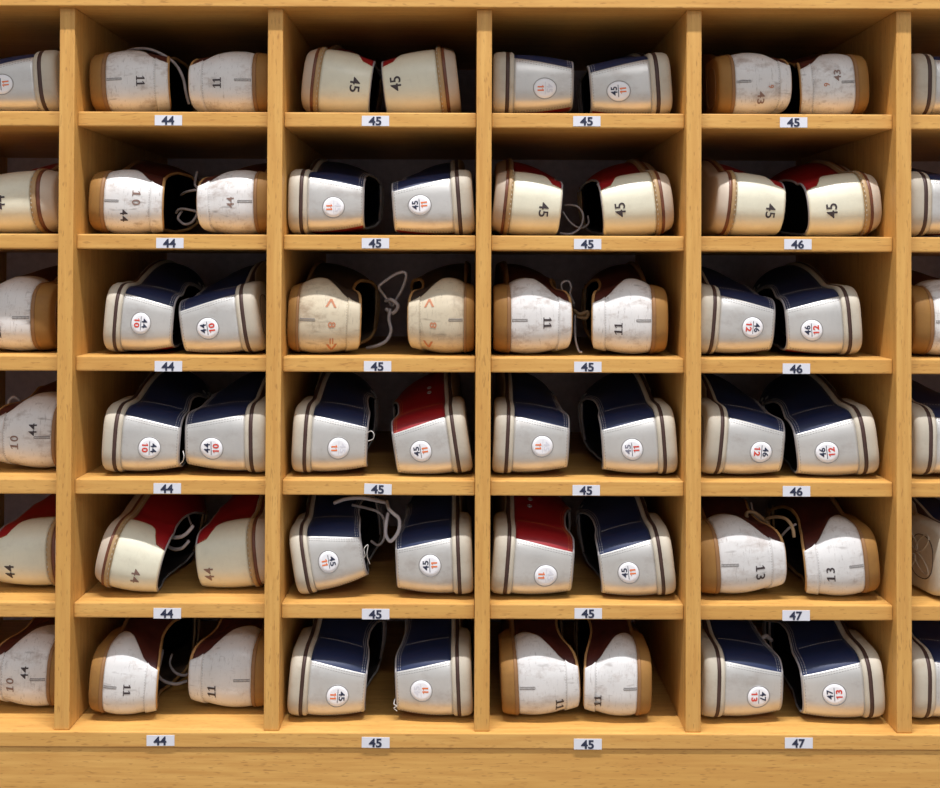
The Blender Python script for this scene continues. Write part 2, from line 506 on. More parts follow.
def sole_layer(L, levels, arch=False):
    """levels: (a, offset); closed loft with caps."""
    V, Fc = [], []; n = None; top_a = levels[-1][0]
    for li, (a, off) in enumerate(levels):
        q = outline(L, off); n = len(q)
        for x, y in q:
            aa = a
            if arch:
                lift = top_a*float(np.interp(x, [0, 70, 75, 100, 150, 185, 250, 295], [0, 0, .86, .92, .62, .45, .45, .8]))
                aa = a + lift*(1 - a/top_a)
                if x < 80: y = min(y, 35.0 + off)
            V.append((aa, x, y + C0))
    for li in range(len(levels)-1):
        for i in range(n):
            j = (i+1) % n
            Fc.append((li*n+i, li*n+j, (li+1)*n+j, (li+1)*n+i))
    # caps as strips between the two sides
    h = n//2
    for li in (0, len(levels)-1):
        o = li*n
        for i in range(1, h):
            a0, a1 = o+h-i, o+h-i-1
            b0, b1 = o+(h+i) % n, o+(h+i+1) % n
            if i == 1: Fc.append((o+h, o+(h+1) % n, o+h-1))
            if i < h-1: Fc.append((a0, b0, b1, a1))
            else: Fc.append((a0, b0, o))
    return V, Fc

KIND = {
 'A':  dict(L=dict(hu=63, ts=22.5, bulge=1.6, n=3.5, inset=6, cw=.80), counter='silver', med='navy', lat='red', vamp='navy', lin='lining', pipe='piping_grey',
            uc=lambda k: 27 - 9*k + 2*k*k, ul=lambda k: 40 - 7*k, cat='A'),
 'R':  dict(L=dict(hu=63, ts=22.5, bulge=1.6, n=3.5, inset=6, cw=.80), counter='silver', med='red', lat='navy', vamp='dark_red', lin='lining', pipe='piping_grey',
            uc=lambda k: 27 - 9*k + 2*k*k, ul=lambda k: 40 - 7*k, cat='A'),
 'B':  dict(L=dict(hu=58.5, ts=22, bulge=1.6, n=2.5, inset=5, cw=.84), counter='cream', med='red', lat='red', vamp='dark_red', lin='lining', pipe='piping_grey',
            uc=lambda k: float(np.interp(k, [0, .3, .5, .62, .70, .78, 1], [56, 55, 52, 46, 34, 26, 22])), ul=lambda k: 56-6*k, cat='B'),
 'C':  dict(L=dict(hu=66, ts=18.5, bulge=5.0, n=2.9, inset=8, cw=.74, flare=2.2, wing=6.5, dip=9), counter='white', med='dark_red', lat='dark_red', vamp='black_brown', lin='lining_brown', pipe='piping_tan',
            uc=lambda k: float(np.interp(k, [0, .15, .3, .5, .7, .85, 1], [70, 68, 60, 45, 30, 23, 20])), ul=lambda k: 62-14*k, cat='C'),
}
KIND['P'] = dict(KIND['C'], L=dict(KIND['C']['L'], wing=1.0, bulge=5.5))
KIND['W'] = dict(KIND['C'], counter='white_clean')
KIND['Y'] = dict(KIND['C'], L=dict(KIND['C']['L'], ts=12.5), counter='aged', med='black_brown', lat='black_brown')
for k_ in 'ARBCWYP': KIND[k_+'^'] = dict(KIND[k_], L=dict(KIND[k_]['L'], inst=12.0))
for v in KIND.values(): v['last'] = Last(**v['L'])

_cache = {}
def build_meshes(kind, m):
    """list of (part, material, mesh, parent part or None)"""
    if (kind, m) in _cache: return _cache[(kind, m)]
    K = KIND[kind]; L = K['last']; t = K['cat']; ts = L.ts; out = []
    def add(name, mat, vf, parent=None, smooth=True):
        me = fin(name, vf[0], vf[1], m, smooth); me.materials.append(M[mat]); out.append((name, me, parent))
    # soles
    if t == 'A':
        add('outsole', 'sole_white', sole_layer(L, [(0, -1.5), (.8, .6), (2.2, 2.2), (5, 3.4), (13.2, 4.2), (13.6, 3.8)], True))
        add('midsole_stripe', 'stripe', sole_layer(L, [(13.5, 3.9), (17.6, 3.7)]))
        add('foxing_band', 'sole_white', sole_layer(L, [(17.5, 3.0), (17.9, 3.7), (20.0, 3.6), (21.8, 2.8), (22.6, 1.4), (22.6, -3)]))
    elif t == 'B':
        add('outsole', 'sole_pink', sole_layer(L, [(0, -5.0), (.8, -3.2), (2.5, -1.6), (11.4, 2.2), (11.9, 2.4)]))
        add('midsole_stripe', 'stripe_red', sole_layer(L, [(11.8, 3.0), (12.2, 3.4), (15.2, 3.3), (15.5, 3.0)]))
        add('welt', 'welt_tan', sole_layer(L, [(15.4, 3.4), (15.8, 4.2), (19.0, 4.4), (20.2, 3.4), (21.8, 1.6), (22.6, .4), (22.6, -3)]))
        q = outline(L, 4.35, 130)
        V, Fc = [], []
        for i in range(0, 110, 1):
            p = q[i]; nx = q[(i+1) % len(q)] - p; l = np.linalg.norm(nx)
            if not (p[0] < 150) or l < 1e-6: continue
            nx = nx/l
            e = p + nx*min(l*.62, 2.4)
            nn = np.array((nx[1], -nx[0]))
            if np.dot(nn, p-np.array((40, 0))) < 0: nn = -nn
            o = len(V)
            for pt in (p, e):
                for da, dn in ((-.45, -.25), (0, .45), (.45, -.25)):
                    V.append((20.0+da, pt[0]+nn[0]*(dn-.2), pt[1]+nn[1]*(dn-.2)+C0))
            Fc += [(o, o+3, o+4, o+1), (o+1, o+4, o+5, o+2), (o, o+1, o+2), (o+3, o+5, o+4)]
        add('welt_stitching', 'thread_tan', (V, Fc), 'welt')
    else:
        add('outsole', 'sole_tan', sole_layer(L, [(a*ts/18.5, o) for a, o in ((0, -2.2), (.6, -.6), (1.8, .6), (5, 1.8), (10, 2.8), (14.2, 3.2), (14.6, 3.0))], True))
        add('welt', 'sole_tan_dark', sole_layer(L, [(a*ts/18.5, o) for a, o in ((14.5, 3.3), (14.9, 3.8), (17.2, 3.7), (18.6, 2.8), (19.2, .8), (19.2, -3))]))
    # heel tread on the sole bottom
    if t in 'AC':
        sc = .70 if t == 'A' else .72
        pts = []
        for th in np.linspace(0, 2*math.pi, 40, endpoint=False):
            cx_, r_ = 38, (30*sc*1.05, 33*sc)
            ct, st = math.cos(th), math.sin(th)
            pts.append((-.15, cx_ + r_[0]*abs(ct)**.8*np.sign(ct), C0 + r_[1]*abs(st)**.8*np.sign(st)))
        add('heel_tread', 'tread_line' if t == 'A' else 'sole_tan_dark', tube(pts, .55, 5, True), 'outsole')
        bot = [(-.10, p[1], p[2]) for p in pts]
        Vb = bot + [(-.05, 38, C0)]
        add('heel_pad', 'sole_bottom' if t == 'A' else 'sole_tan_dark', (Vb, [(i, (i+1) % 40, 40) for i in range(40)]), 'outsole')
    # uppers
    uM, uL = L.u_at(190, 1), L.u_at(190, -1)
    uc, ul = K['uc'], K['ul']
    add('quarter', K['med'], patch(L, lambda k: uc(k)-6, lambda k: uM, 0, 1, 34, 16, .7))
    add('quarter', K['lat'], patch(L, lambda k: uL, lambda k: -ul(k)+6, 0, 1, 34, 16, .7))
    add('vamp', K['vamp'], join([patch(L, lambda k: L.u_at(183, 1), lambda k: L.Lm, 0, 1, 28, 12, .1, False),
                                 patch(L, lambda k: -L.Ll, lambda k: L.u_at(183, -1), 0, 1, 28, 12, .1, False)]))
    add('heel_counter', K['counter'], patch(L, lambda k: -ul(k), uc, 0, 1, 61, 24, 1.7 if t != 'B' else 2.2))
    co = 1.7 if t != 'B' else 2.2
    add('lining', K['lin'], patch(L, lambda k: uL, lambda k: uM, .02, 1, 70, 12, -2.0, True, -.2))
    # insole
    q = outline(L, -4)
    n = len(q); h = n//2
    V = [(ts+1.5, x, y+C0) for x, y in q]; Fc = [(h, h+1, h-1)]
    for i in range(1, h-1): Fc.append((h-i, (h+i) % n, (h+i+1) % n, h-i-1))
    add('insole', 'insole', (V, Fc))
    # edge binding along the collar and throat
    us = np.linspace(L.u_at(205, -1), L.u_at(205, 1), 120)
    add('collar_binding', K['pipe'], tube(L.P(us, np.full(len(us), 1.0), -.2), 1.35 if t != 'C' else 1.9, 7))
    # tongue
    G = []; xs = np.linspace(138, 214, 14)
    for x in xs:
        up, uq = L.u_at(x, 1), L.u_at(x, -1)
        a1 = L.P(np.array([uq]), np.array([1.0]))[0]; b1 = L.P(np.array([up]), np.array([1.0]))[0]
        for s_ in np.linspace(-.04, 1.04, 7):
            p = a1 + (b1-a1)*s_; p = p.copy(); p[0] += 2.6*(1-(2*s_-1)**2) - 4.2
            G.append(p)
    Fc = [(i*7+j, i*7+j+1, (i+1)*7+j+1, (i+1)*7+j) for i in range(13) for j in range(6)]
    add('tongue', K['vamp'], (G, Fc))
    # laces across the throat
    tb = []
    for x in (140, 156, 172, 188, 203):
        a1 = L.P(np.array([L.u_at(x, -1)]), np.array([.93]), 1.6)[0]; b1 = L.P(np.array([L.u_at(x+3, 1)]), np.array([.93]), 1.6)[0]
        mid = (a1+b1)/2; mid[0] += 2.0
        tb.append(tube(spline([a1, mid, b1], 5), 1.7, 6))
    add('laces', 'lace' if t == 'A' else 'lace_tan', join(tb))
    # eyelets on the upper side of the red leather shoes
    if kind[0] == 'A':
        for x in (140, 156, 172, 188):
            u = L.u_at(x, 1)
            p0 = L.P(np.array([u]), np.array([.84]), .9)[0]; p1 = L.P(np.array([u]), np.array([.84]), 2.0)[0]
            nn = (p1-p0)/np.linalg.norm(p1-p0); tt = L.P(np.array([u+2]), np.array([.84]), .9)[0]-p0; tt /= np.linalg.norm(tt)
            bb = np.cross(nn, tt)
            ring = [p0 + nn*.3 + 2.3*(math.cos(a)*tt + math.sin(a)*bb) for a in np.linspace(0, 2*math.pi, 14, endpoint=False)]
            add('eyelet', 'metal', tube(ring, .7, 5, True))
    # details of the heel
    if t == 'A':
        st = []
        for d in (2.0, 4.2):
            for sg, fn in ((1, uc), (-1, ul)):
                st.append(stitches(L, [(sg*(fn(k)-d), k) for k in np.linspace(.03, .97, 24)], co+.02))
        st.append(stitches(L, [(u, .965) for u in np.linspace(-28, 23, 24)], co+.02, gap=1.6))
        add('seam_stitching', 'thread_dark', join(st), 'heel_counter')
        st = [stitches(L, [(uc(.99)+2+d, k) for k in (.985, .96)], 1) for d in ()]
        add('quarter_stitching', 'thread' if kind[0] == 'A' else 'thread_orange',
            join([stitches(L, [(u, .955) for u in np.linspace(uc(.95)+1, uM-8, 30)], .75),
                  stitches(L, [(u, .915) for u in np.linspace(uc(.95)+1, uM-8, 30)], .75),
                  stitches(L, [(uc(k)+48, k) for k in np.linspace(.05, .9, 20)], .75)]), 'quarter')
    elif t == 'B':
        add('seam_stitching', 'thread_orange', stitches(L, [(uc(k)+2.0, k) for k in np.linspace(.58, .98, 22)], .78), 'quarter')
    else:
        add('collar_band', K['counter'], patch(L, lambda k: -ul(k)-.6, lambda k: uc(k)+.6, .80, 1, 44, 7, 3.0, True))
        add('seam_stitching', 'thread_dark', stitches(L, [(u, .785) for u in np.linspace(-48, 24, 34)], co+.02, w=.35, length=1.2, gap=1.6), 'heel_counter')
        # zig-zag closing stitch on the back seam
        V = []
        parts = []
        for off in (-1.1, 1.1):
            parts.append(tube(L.P(np.full(12, off), np.linspace(.03, .27, 12), co+.05), .28, 5))
        for k in np.linspace(.03, .27, 13):
            parts.append(tube(L.P(np.array([-1.5, 0, 1.5]), np.array([k, k+.008, k]), co+.15), .24, 4))
        add('back_seam_stitch', 'thread_dark', join(parts), 'heel_counter')
    _cache[(kind, m)] = out
    return out

def lettering(L, m, s, u0, a0, h, off, squash=1.0, bold=.02, hi=0.0):
    """flat text wrapped on the heel: text up points away from the sole."""
    if squash > 3: v, f = text_row(s.replace(' ', ''), h, squash, bold, bold < .02)
    else:
        v, f = text2d(s, bold); v = v*h*np.array((squash, 1))
    us = u0 - m*v[:, 0]
    ks = (a0 + v[:, 1])/L.hu
    return L.P(us, ks, np.where(ks > .76, max(off, hi), off)), f

def badge(L, m, u0, a0, kind, co, root, top, low, faded, worn):
    R = 11.6
    th = np.linspace(0, 2*math.pi, 36, endpoint=False)
    V = []; Fc = []
    rr = [0.01, 4, 8, R-.5, R]
    for i, r in enumerate(rr):
        o = co + (.55 if i < 4 else .1)
        V += list(L.P(u0 + r*np.cos(th), (a0 + r*np.sin(th))/L.hu, o))
    for i in range(4):
        for j in range(36):
            l = (j+1) % 36
            Fc.append((i*36+j, i*36+l, (i+1)*36+l, (i+1)*36+j))
    me = fin('heel_badge', V, Fc, m); b = link_mesh('heel_badge', me, 'badge', root)
    b['label'] = 'round white size badge'
    ring = [L.P(np.array([u0+(R+.8)*math.cos(a)]), np.array([(a0+(R+.8)*math.sin(a))/L.hu]), co+.12)[0] for a in th]
    link_mesh('badge_rim', fin('badge_rim', *tube(ring, .42, 5, True), m), 'badge_ring', b)
    o = co + .75
    if top:
        V, f = lettering(L, m, top, u0, a0+4.7, 6.6, o, 10.8, .025)
        link_mesh('size_number', fin('size_number', V, f, m, False), 'ink_faded' if faded else ('ink_grey' if worn else 'ink_navy'), b)
    V, f = lettering(L, m, low, u0, a0-4.7, 6.8, o, 7.0 if low == '11' else 10.2, .035)
    link_mesh('size_number', fin('size_number', V, f, m, False), 'ink_orange' if faded or not worn and low == '11' else 'ink_red', b)
    us = np.linspace(-7.5, 7.5, 9)
    V = list(L.P(u0+us, np.full(9, (a0-.1)/L.hu), o)) + list(L.P(u0+us, np.full(9, (a0+.55)/L.hu), o))
    link_mesh('divider_line', fin('divider_line', V, [(i, i+1, i+10, i+9) for i in range(8)], m), 'ink_faded' if faded else 'ink_navy', b)

# ------------------------------------------------------------------ shoes
# row, col, side, kind, boundary px at the top / bottom of the heel, collar px, marks, options
# mark: ('badge', px, py, top, low, faded)   or   ('ink', px, py, text, height_mm, material)
def ink(px, py, s, h=7.5, mat='ink_black', sq=1.0): return ('ink', px, py, s, h, mat, sq)
def bdg(px, py, top, low, faded=False, worn=False): return ('badge', px, py, top, low, faded, worn)
S = [
 (0, 0, 'R', 'A', 30, 36, -29, [bdg(2.5, 84.5, '44', '11', False, False)], {}),
 (0, 1, 'L', 'P', 106, 108, 171, [ink(140, 81, '11', 8.8, 'ink_black', 12.5)], {'w': .92}),
 (0, 1, 'R', 'P', 253, 254, 189, [ink(217, 83, '11', 8.8, 'ink_black', 12.5)], {'w': .92}),
 (0, 2, 'L', 'B', 325, 318, 373, [ink(355, 85, '45', 11.5, 'ink_black', 16.5)], {}),
 (0, 2, 'R', 'B', 433, 440, 381, [ink(396, 84, '45', 11.5, 'ink_black', 16.5)], {}),
 (0, 3, 'L', 'A', 514, 513, 574, [bdg(545, 88, '45', '11', True)], {}),
 (0, 3, 'R', 'A', 647, 652, 588, [bdg(618.5, 91, '45', '11')], {}),
 (0, 4, 'L', 'P', 735, 737, 793, [ink(760, 97, '43', 8.5, 'ink_brown', 12.5), ink(771, 87, '9', 6.5, 'ink_pale_red')], {'w': .92}),
 (0, 4, 'R', 'P', 852, 856, 798.5, [ink(837, 76, '43', 8.5, 'ink_brown', 12.5), ink(826, 85, '9', 7, 'ink_pale_red')], {'w': .92}),
 (0, 5, 'L', 'A', 937, 936, 997, [], {}),
 (1, 0, 'R', 'B', 27, 31, -31, [ink(0, 203, '44', 10.5, 'ink_black', 16)], {'Y': .026}),
 (1, 1, 'L', 'P', 106, 104, 165, [ink(136, 198, '1 0', 9, 'ink_brown', 17), ink(125, 215, '44', 8.5, 'ink_black', 12.5)], {'w': .92}),
 (1, 1, 'R', 'P', 257, 258, 200, [ink(231, 202, '44', 8.5, 'ink_brown', 12.5)], {'w': .92}),
 (1, 2, 'L', 'A', 309, 308, 366, [bdg(333.7, 207, '45', '11', True)], {}),
 (1, 2, 'R', 'A', 450, 455, 392, [bdg(420.5, 205, '45', '11')], {}),
 (1, 3, 'L', 'B', 516, 510, 563, [ink(543.6, 209, '45', 11.5, 'ink_black', 16.5)], {}),
 (1, 3, 'R', 'B', 650, 657, 600, [ink(620.5, 210, '45', 11.5, 'ink_black', 16.5)], {}),
 (1, 4, 'L', 'B', 740, 735, 787, [ink(770, 211, '45', 11.5, 'ink_black', 16.5)], {}),
 (1, 4, 'R', 'B', 859, 865, 806, [ink(831.5, 210.5, '45', 11.5, 'ink_black', 16.5)], {}),
 (1, 5, 'L', 'A', 933, 932, 992, [], {}),
 (2, 0, 'R', 'C', 30, 30, -35, [ink(-3, 331, '11', 8.8, 'ink_black', 12.5)], {'Y': .026}),
 (2, 1, 'L', 'A', 125, 120, 174.5, [bdg(141, 323, '44', '10', worn=False)], {}),
 (2, 1, 'R', 'A', 232, 241, 178.5, [bdg(208.5, 328, '44', '10', worn=False)], {}),
 (2, 2, 'L', 'Y', 300, 298, 362, [ink(332, 325, '8', 8, 'ink_pale_red', 1.3), ink(331, 304, '<', 12, 'ink_pale_red', .7), ink(331, 346, '>', 12, 'ink_pale_red', .7), ink(332, 340, '=', 4, 'ink_pale_red')], {}),
 (2, 2, 'R', 'Y', 463, 463, 406, [ink(433, 325, '8', 8, 'ink_pale_red', 1.3), ink(430, 304, '>', 12, 'ink_pale_red', .7), ink(429, 343, '<', 12, 'ink_pale_red', .7)], {}),
 (2, 3, 'L', 'C', 512, 512, 574, [ink(546.7, 323, '11', 8.8, 'ink_black', 12.5)], {}),
 (2, 3, 'R', 'C', 651, 651, 590, [ink(618, 328, '11', 8.8, 'ink_black', 12.5)], {}),
 (2, 4, 'L', 'A', 723, 718, 776.5, [bdg(752, 327, '46', '12')], {}),
 (2, 4, 'R', 'A', 839, 844, 784, [bdg(812, 329.5, '46', '12')], {}),
 (2, 5, 'L', 'C', 935, 935, 1000, [], {}),
 (3, 0, 'R', 'C', 55, 54, -7, [ink(15, 442, '10', 9, 'ink_brown', 15), ink(33, 430, '44', 8.5, 'ink_black', 12.5)], {'Y': .030}),
 (3, 1, 'L', 'A', 125, 121, 182, [bdg(149.6, 447.5, '44', '10')], {}),
 (3, 1, 'R', 'A', 243, 244, 183, [bdg(211.5, 447.5, '44', '10')], {}),
 (3, 2, 'L', 'A', 314, 311, 369.5, [bdg(338.5, 448, '45', '11', True)], {}),
 (3, 2, 'R', 'R', 443, 453, 392, [bdg(420.5, 451, '45', '11'), ('eye', 431, 387.5), ('eye', 429.5, 392.5)], {}),
 (3, 3, 'L', 'A', 516, 513, 571, [bdg(542.7, 446, '45', '11', True)], {}),
 (3, 3, 'R', 'A', 654, 659, 600, [bdg(631.6, 448.5, '45', '11', False, True)], {}),
 (3, 4, 'L', 'A', 731, 725, 786, [bdg(761, 451, '46', '12')], {}),
 (3, 4, 'R', 'A', 852, 860, 794, [bdg(826, 452, '46', '12')], {}),
 (3, 5, 'L', 'A', 938, 937, 998, [], {}),
 (4, 0, 'R', 'B', 44, 47, -8, [ink(11, 571, '44', 10.5, 'ink_black', 15.5)], {'Y': .026}),
 (4, 1, 'L', 'B', 121, 107, 160, [ink(136, 575, '44', 10.5, 'ink_brown', 15.5)], {}),
 (4, 1, 'R', 'B', 245, 252, 196, [ink(210, 573, '44', 10.5, 'ink_brown', 15.5)], {'Y': .026}),
 (4, 2, 'L', 'A', 306, 317, 365, [bdg(329, 561, '45', '11')], {}),
 (4, 2, 'R', 'A', 452, 455, 396, [bdg(429.6, 565, '45', '11')], {}),
 (4, 3, 'L', 'R', 517, 512, 575, [bdg(545, 575, '45', '11', True), ('eye', 529.5, 499.5), ('eye', 529.5, 506)], {}),
 (4, 3, 'R', 'A', 650, 658, 598, [bdg(628, 572, '45', '11')], {}),
 (4, 4, 'L', 'W', 719, 723, 788, [ink(760.5, 572, '13', 9.2, 'ink_black', 15)], {}),
 (4, 4, 'R', 'W', 860, 866, 803, [ink(830, 574, '13', 9.2, 'ink_black', 15)], {}),
 (4, 5, 'L', 'A', 966, 962, 1022, [], {'yaw': 8}),
 (5, 0, 'R', 'C', 47, 45, -12, [ink(11, 684, '10', 9, 'ink_brown', 15), ink(25, 673, '44', 8.5, 'ink_black', 12.5)], {'Y': .026}),
 (5, 1, 'L', 'W', 106, 102, 159, [ink(127, 690, '11', 8.8, 'ink_black', 12.5)], {}),
 (5, 1, 'R', 'W', 251, 250, 187, [ink(211.5, 690, '11', 8.8, 'ink_black', 12.5)], {'Y': .026}),
 (5, 2, 'L', 'A', 312, 307, 368, [bdg(337, 695, '45', '11')], {}),
 (5, 2, 'R', 'A', 450, 453, 394, [bdg(421.6, 690, '45', '11', True)], {}),
 (5, 3, 'L', 'W', 518, 521, 581.5, [ink(559, 703, '11', 8.8, 'ink_black', 12.5)], {}),
 (5, 3, 'R', 'W', 637, 636, 586.5, [ink(597.7, 699.6, '11', 8.8, 'ink_black', 12.5)], {}),
 (5, 4, 'L', 'A', 727, 725, 785, [bdg(758, 695.6, '47', '13')], {}),
 (5, 4, 'R', 'A', 860, 865, 800, [bdg(834.5, 694, '47', '13')], {}),
 (5, 5, 'L', 'A', 937, 936, 997, [], {}),
]

LOOK = {
 'A': 'silver and navy bowling shoe', 'R': 'silver and red bowling shoe', 'B': 'cream and red bowling shoe',
 'C': 'scuffed white bowling shoe', 'P': 'scuffed white bowling shoe', 'W': 'white tan-soled bowling shoe', 'Y': 'yellowed white bowling shoe'}
ROWS = [0.013, .013, .013, .011, .009, .007]
shoes = {}
# shoes whose instep stands higher than the heel collar, so the opening shows
HIGH = {(1, 2, 'L'), (1, 3, 'L'), (1, 3, 'R'), (1, 1, 'L'), (2, 2, 'L'), (2, 2, 'R'), (3, 3, 'R'), (3, 2, 'R'), (4, 1, 'L'), (4, 2, 'L'),
        (5, 1, 'L'), (5, 2, 'L'), (4, 3, 'R'), (4, 3, 'L'), (1, 4, 'R')}

def make_shoe(row, col, side, kind, xt, xb, xc, marks, opt):
    if (row, col, side) in HIGH: kind += '^'
    K = KIND[kind]; L = K['last']; m = 1 if side == 'L' else -1
    zf = row_floor[row]; Yh = opt.get('Y', ROWS[row])
    roll = math.atan((xt-xb)/66.0)*opt.get('rs', 1.1 if K['cat'] == 'B' else 1)
    py_mid = PROJ((0, Yh, zf + C0*MM))[1]
    wx = PX((xt+xb)/2, py_mid, Yh).x; wc = PX(xc, py_mid, Yh).x
    sa = abs(wc-wx)*1000/(L.hu+1.5)
    yaw = math.radians(opt.get('yaw', 0)); wd = opt.get('w', {(0, 'A'): .93, (1, 'A'): .945, (1, 'B'): .95}.get((row, K['cat']), 1.0))
    root = bpy.data.objects.new('bowling_shoe', None)
    C.objects.link(root)
    meshes = build_meshes(kind, m)
    allv = np.concatenate([np.array([v.co[:] for v in me.vertices]) for n, me, p in meshes])
    rot = Euler((0, roll, yaw)).to_matrix()
    pb = L.P(np.array([0.]), np.array([.02]), 0)[0]*MM; pc = L.P(np.array([0.]), np.array([1.0]), 0)[0]*MM
    pc[0] += .0033; pb[0] *= m; pc[0] *= m
    wl = div_x[col] + T_DIV/2 + .0006; wr = div_x[col+1] - T_DIV/2 - .0006
    for it in range(4):
        # slide and stretch until heel seam and collar fall where they belong
        sa = max(.84, min(1.10, sa))
        R3 = rot @ Matrix.Diagonal((sa, 1, wd)); R = R3.to_4x4()
        W = allv @ np.array(R3).T
        zmin = W[:, 2].min()
        ref = R3 @ Vector((m*L.ts*MM, 0, C0*MM))
        loc = Vector((wx - ref.x, Yh - ref.y + .002, zf - zmin + .0002))
        if loc.x + W[:, 0].min() < wl: loc.x = wl - W[:, 0].min()
        elif loc.x + W[:, 0].max() > wr: loc.x = wr - W[:, 0].max()
        qb = PROJ(loc + R3 @ Vector(pb))[0]; qc = PROJ(loc + R3 @ Vector(pc))[0]
        sa *= abs(xc-(xt+xb)/2)/abs(qc-qb) if it < 3 else 1
        wx += ((xt+xb)/2 - qb)/960
    root.location = loc
    root.rotation_euler = (0, roll, yaw); root.scale = (R3.col[0].length, 1, wd)
    made = {}
    for n, me, p in meshes:
        o = bpy.data.objects.new(n, me); C.objects.link(o)
        o.parent = made[p] if p else root
        made.setdefault(n, o)
    co = 1.7 if K['cat'] != 'B' else 2.2
    mw = Matrix.Translation(root.location) @ R
    yc = PROJ((wx, Yh, root.location.z + (R @ Vector((m*L.ts*MM, 0, C0*MM, 0))).z))[1]
    words = ''
    for mk in marks:
        # find the spot on the heel whose picture position is the mark's
        best = None
        for u in np.linspace(-34, 34, 69):
            for k in np.linspace(.1, .95, 35):
                q = L.P(np.array([u]), np.array([k]), 0)[0]*MM
                if m < 0: q[0] *= -1
                w = mw @ Vector((*q, 1))
                pr = PROJ(w.to_3d())
                d = (pr[0]-mk[1])**2 + (pr[1]-mk[2])**2
                if best is None or d < best[0]: best = (d, u, k)
        u0, k0 = best[1], best[2]
        if mk[0] == 'eye':
            best = None
            for u in np.linspace(40, 190, 76):
                for k in np.linspace(.3, .92, 32):
                    q = L.P(np.array([u]), np.array([k]), .9)[0]*MM
                    if m < 0: q[0] *= -1
                    pr = PROJ((mw @ Vector((*q, 1))).to_3d()); d = (pr[0]-mk[1])**2 + (pr[1]-mk[2])**2
                    if best is None or d < best[0]: best = (d, u, k)
            u, k = best[1:]
            p0 = L.P(np.array([u]), np.array([k]), .9)[0]; p1 = L.P(np.array([u]), np.array([k]), 2.0)[0]
            nn = (p1-p0)/np.linalg.norm(p1-p0); tt = L.P(np.array([u+2]), np.array([k]), .9)[0]-p0; tt /= np.linalg.norm(tt)
            bb = np.cross(nn, tt)
            ring = [p0 + nn*.3 + 2.4*(math.cos(a)*tt + math.sin(a)*bb) for a in np.linspace(0, 2*math.pi, 14, endpoint=False)]
            link_mesh('eyelet', fin('eyelet', *tube(ring, .8, 5, True), m), 'metal', root)
        elif mk[0] == 'badge':
            badge(L, m, u0, k0*L.hu, kind, co, root, mk[3], mk[4], mk[5], mk[6])
        else:
            off = co + .35
            V, f = lettering(L, m, mk[3], u0, k0*L.hu, mk[4], off, mk[6], .012, 3.4 if K['cat'] == 'C' else 0)
            o = link_mesh('stamped_number', fin('stamped_number', V, f, m, False), mk[5], made['heel_counter'])
    root['category'] = 'shoe'
    root['group'] = 'bowling shoes in the cubbies'
    shoes[(row, col, side)] = (root, mw, K)
    side_w = 'left' if side == 'L' else 'right'
    if 1 <= col <= 4: root['label'] = '%s, %s of pair, %s row, %s column' % (LOOK[kind[0]], side_w, ROWN[row], COLN[col])
    else: root['label'] = '%s cut off by the %s edge, %s row' % (LOOK[kind[0]], 'left' if col == 0 else 'right', ROWN[row])
    return root

for s in S: make_shoe(*s)

# ------------------------------------------------------------------ loose laces (children of the shoe they belong to)
def lace(key, pts, r=1.6, mat='lace'):
    root, mw, K = shoes[key]; inv = mw.inverted()
    w = [PX(x, y, Y) for x, y, Y in pts]
    path = spline([(inv @ p.to_4d()).to_3d() for p in w], 8)
    V, f = tube(path, r*MM, 7)
    o = link_mesh('loose_thread' if r < 1 else 'lace_end', mesh_from('lace_end', V, f), mat, root)

lace((0, 1, 'L'), [(124, 53, .075), (130, 50, .06), (140, 48.5, .05), (152, 50, .045), (165, 56, .045), (176, 65, .045), (183, 78, .045), (186, 92, .045), (189, 104, .05)], 1.7)
lace((1, 1, 'L'), [(181, 195, .10), (186, 192, .08), (196, 190, .075), (200, 192, .09)])
lace((1, 1, 'L'), [(197, 172, .10), (195, 184, .09), (199, 190, .09)])
lace((1, 1, 'L'), [(176, 213, .08), (180, 209, .075), (190, 210, .07), (197, 213, .07), (192, 222, .07), (184, 224, .07), (178, 218, .075), (182, 211, .08)])
lace((2, 2, 'L'), [(392, 306, .09), (384, 295, .08), (379, 287, .07), (385, 281, .065), (396, 274, .06), (404, 272, .06), (406, 277, .062), (402, 289, .07), (397, 298, .08), (393, 306, .085)])
lace((2, 2, 'L'), [(386, 301, .085), (392, 300, .075), (398, 306, .075), (393, 313, .08), (386, 309, .085)], 2.2)
lace((2, 2, 'L'), [(390, 309, .08), (389, 320, .075), (391, 331, .07), (386, 341, .065), (376, 346, .065), (367, 348, .075)], 2.0)
lace((2, 3, 'L'), [(574, 306, .09), (568, 299, .08), (562, 289, .075), (562, 283, .07), (568, 281, .07), (571, 287, .07), (570, 294, .075), (574, 304, .085)], 1.3)
lace((2, 3, 'L'), [(574, 310, .08), (580, 314, .07), (588, 312, .07), (586, 318, .07), (577, 316, .075)], 2.0, 'lace_tan')
lace((2, 3, 'L'), [(575, 315, .07), (575, 330, .05), (576, 342, .042), (579, 351, .038), (582, 352, .036)], 1.2)
lace((4, 2, 'L'), [(334, 503, .05), (346, 499, .045), (362, 498, .045), (378, 501, .05), (388, 503, .055)], 2.0)
lace((4, 2, 'L'), [(387, 502, .05), (389, 509, .03), (394, 514, .024), (399, 519, .02), (399, 529, .018), (395, 537, .018), (390, 541, .02), (386, 535, .022), (386, 525, .024), (388, 513, .03)], 2.1)
lace((4, 2, 'L'), [(352, 505, .08), (366, 508, .075), (378, 512, .07), (384, 520, .07), (384, 538, .07), (378, 545, .07), (371, 541, .075)], 1.6)
lace((4, 1, 'L'), [(166, 533, .07), (172, 537, .06), (180, 537, .05), (187, 533, .045), (193, 526, .04)], 2.2)
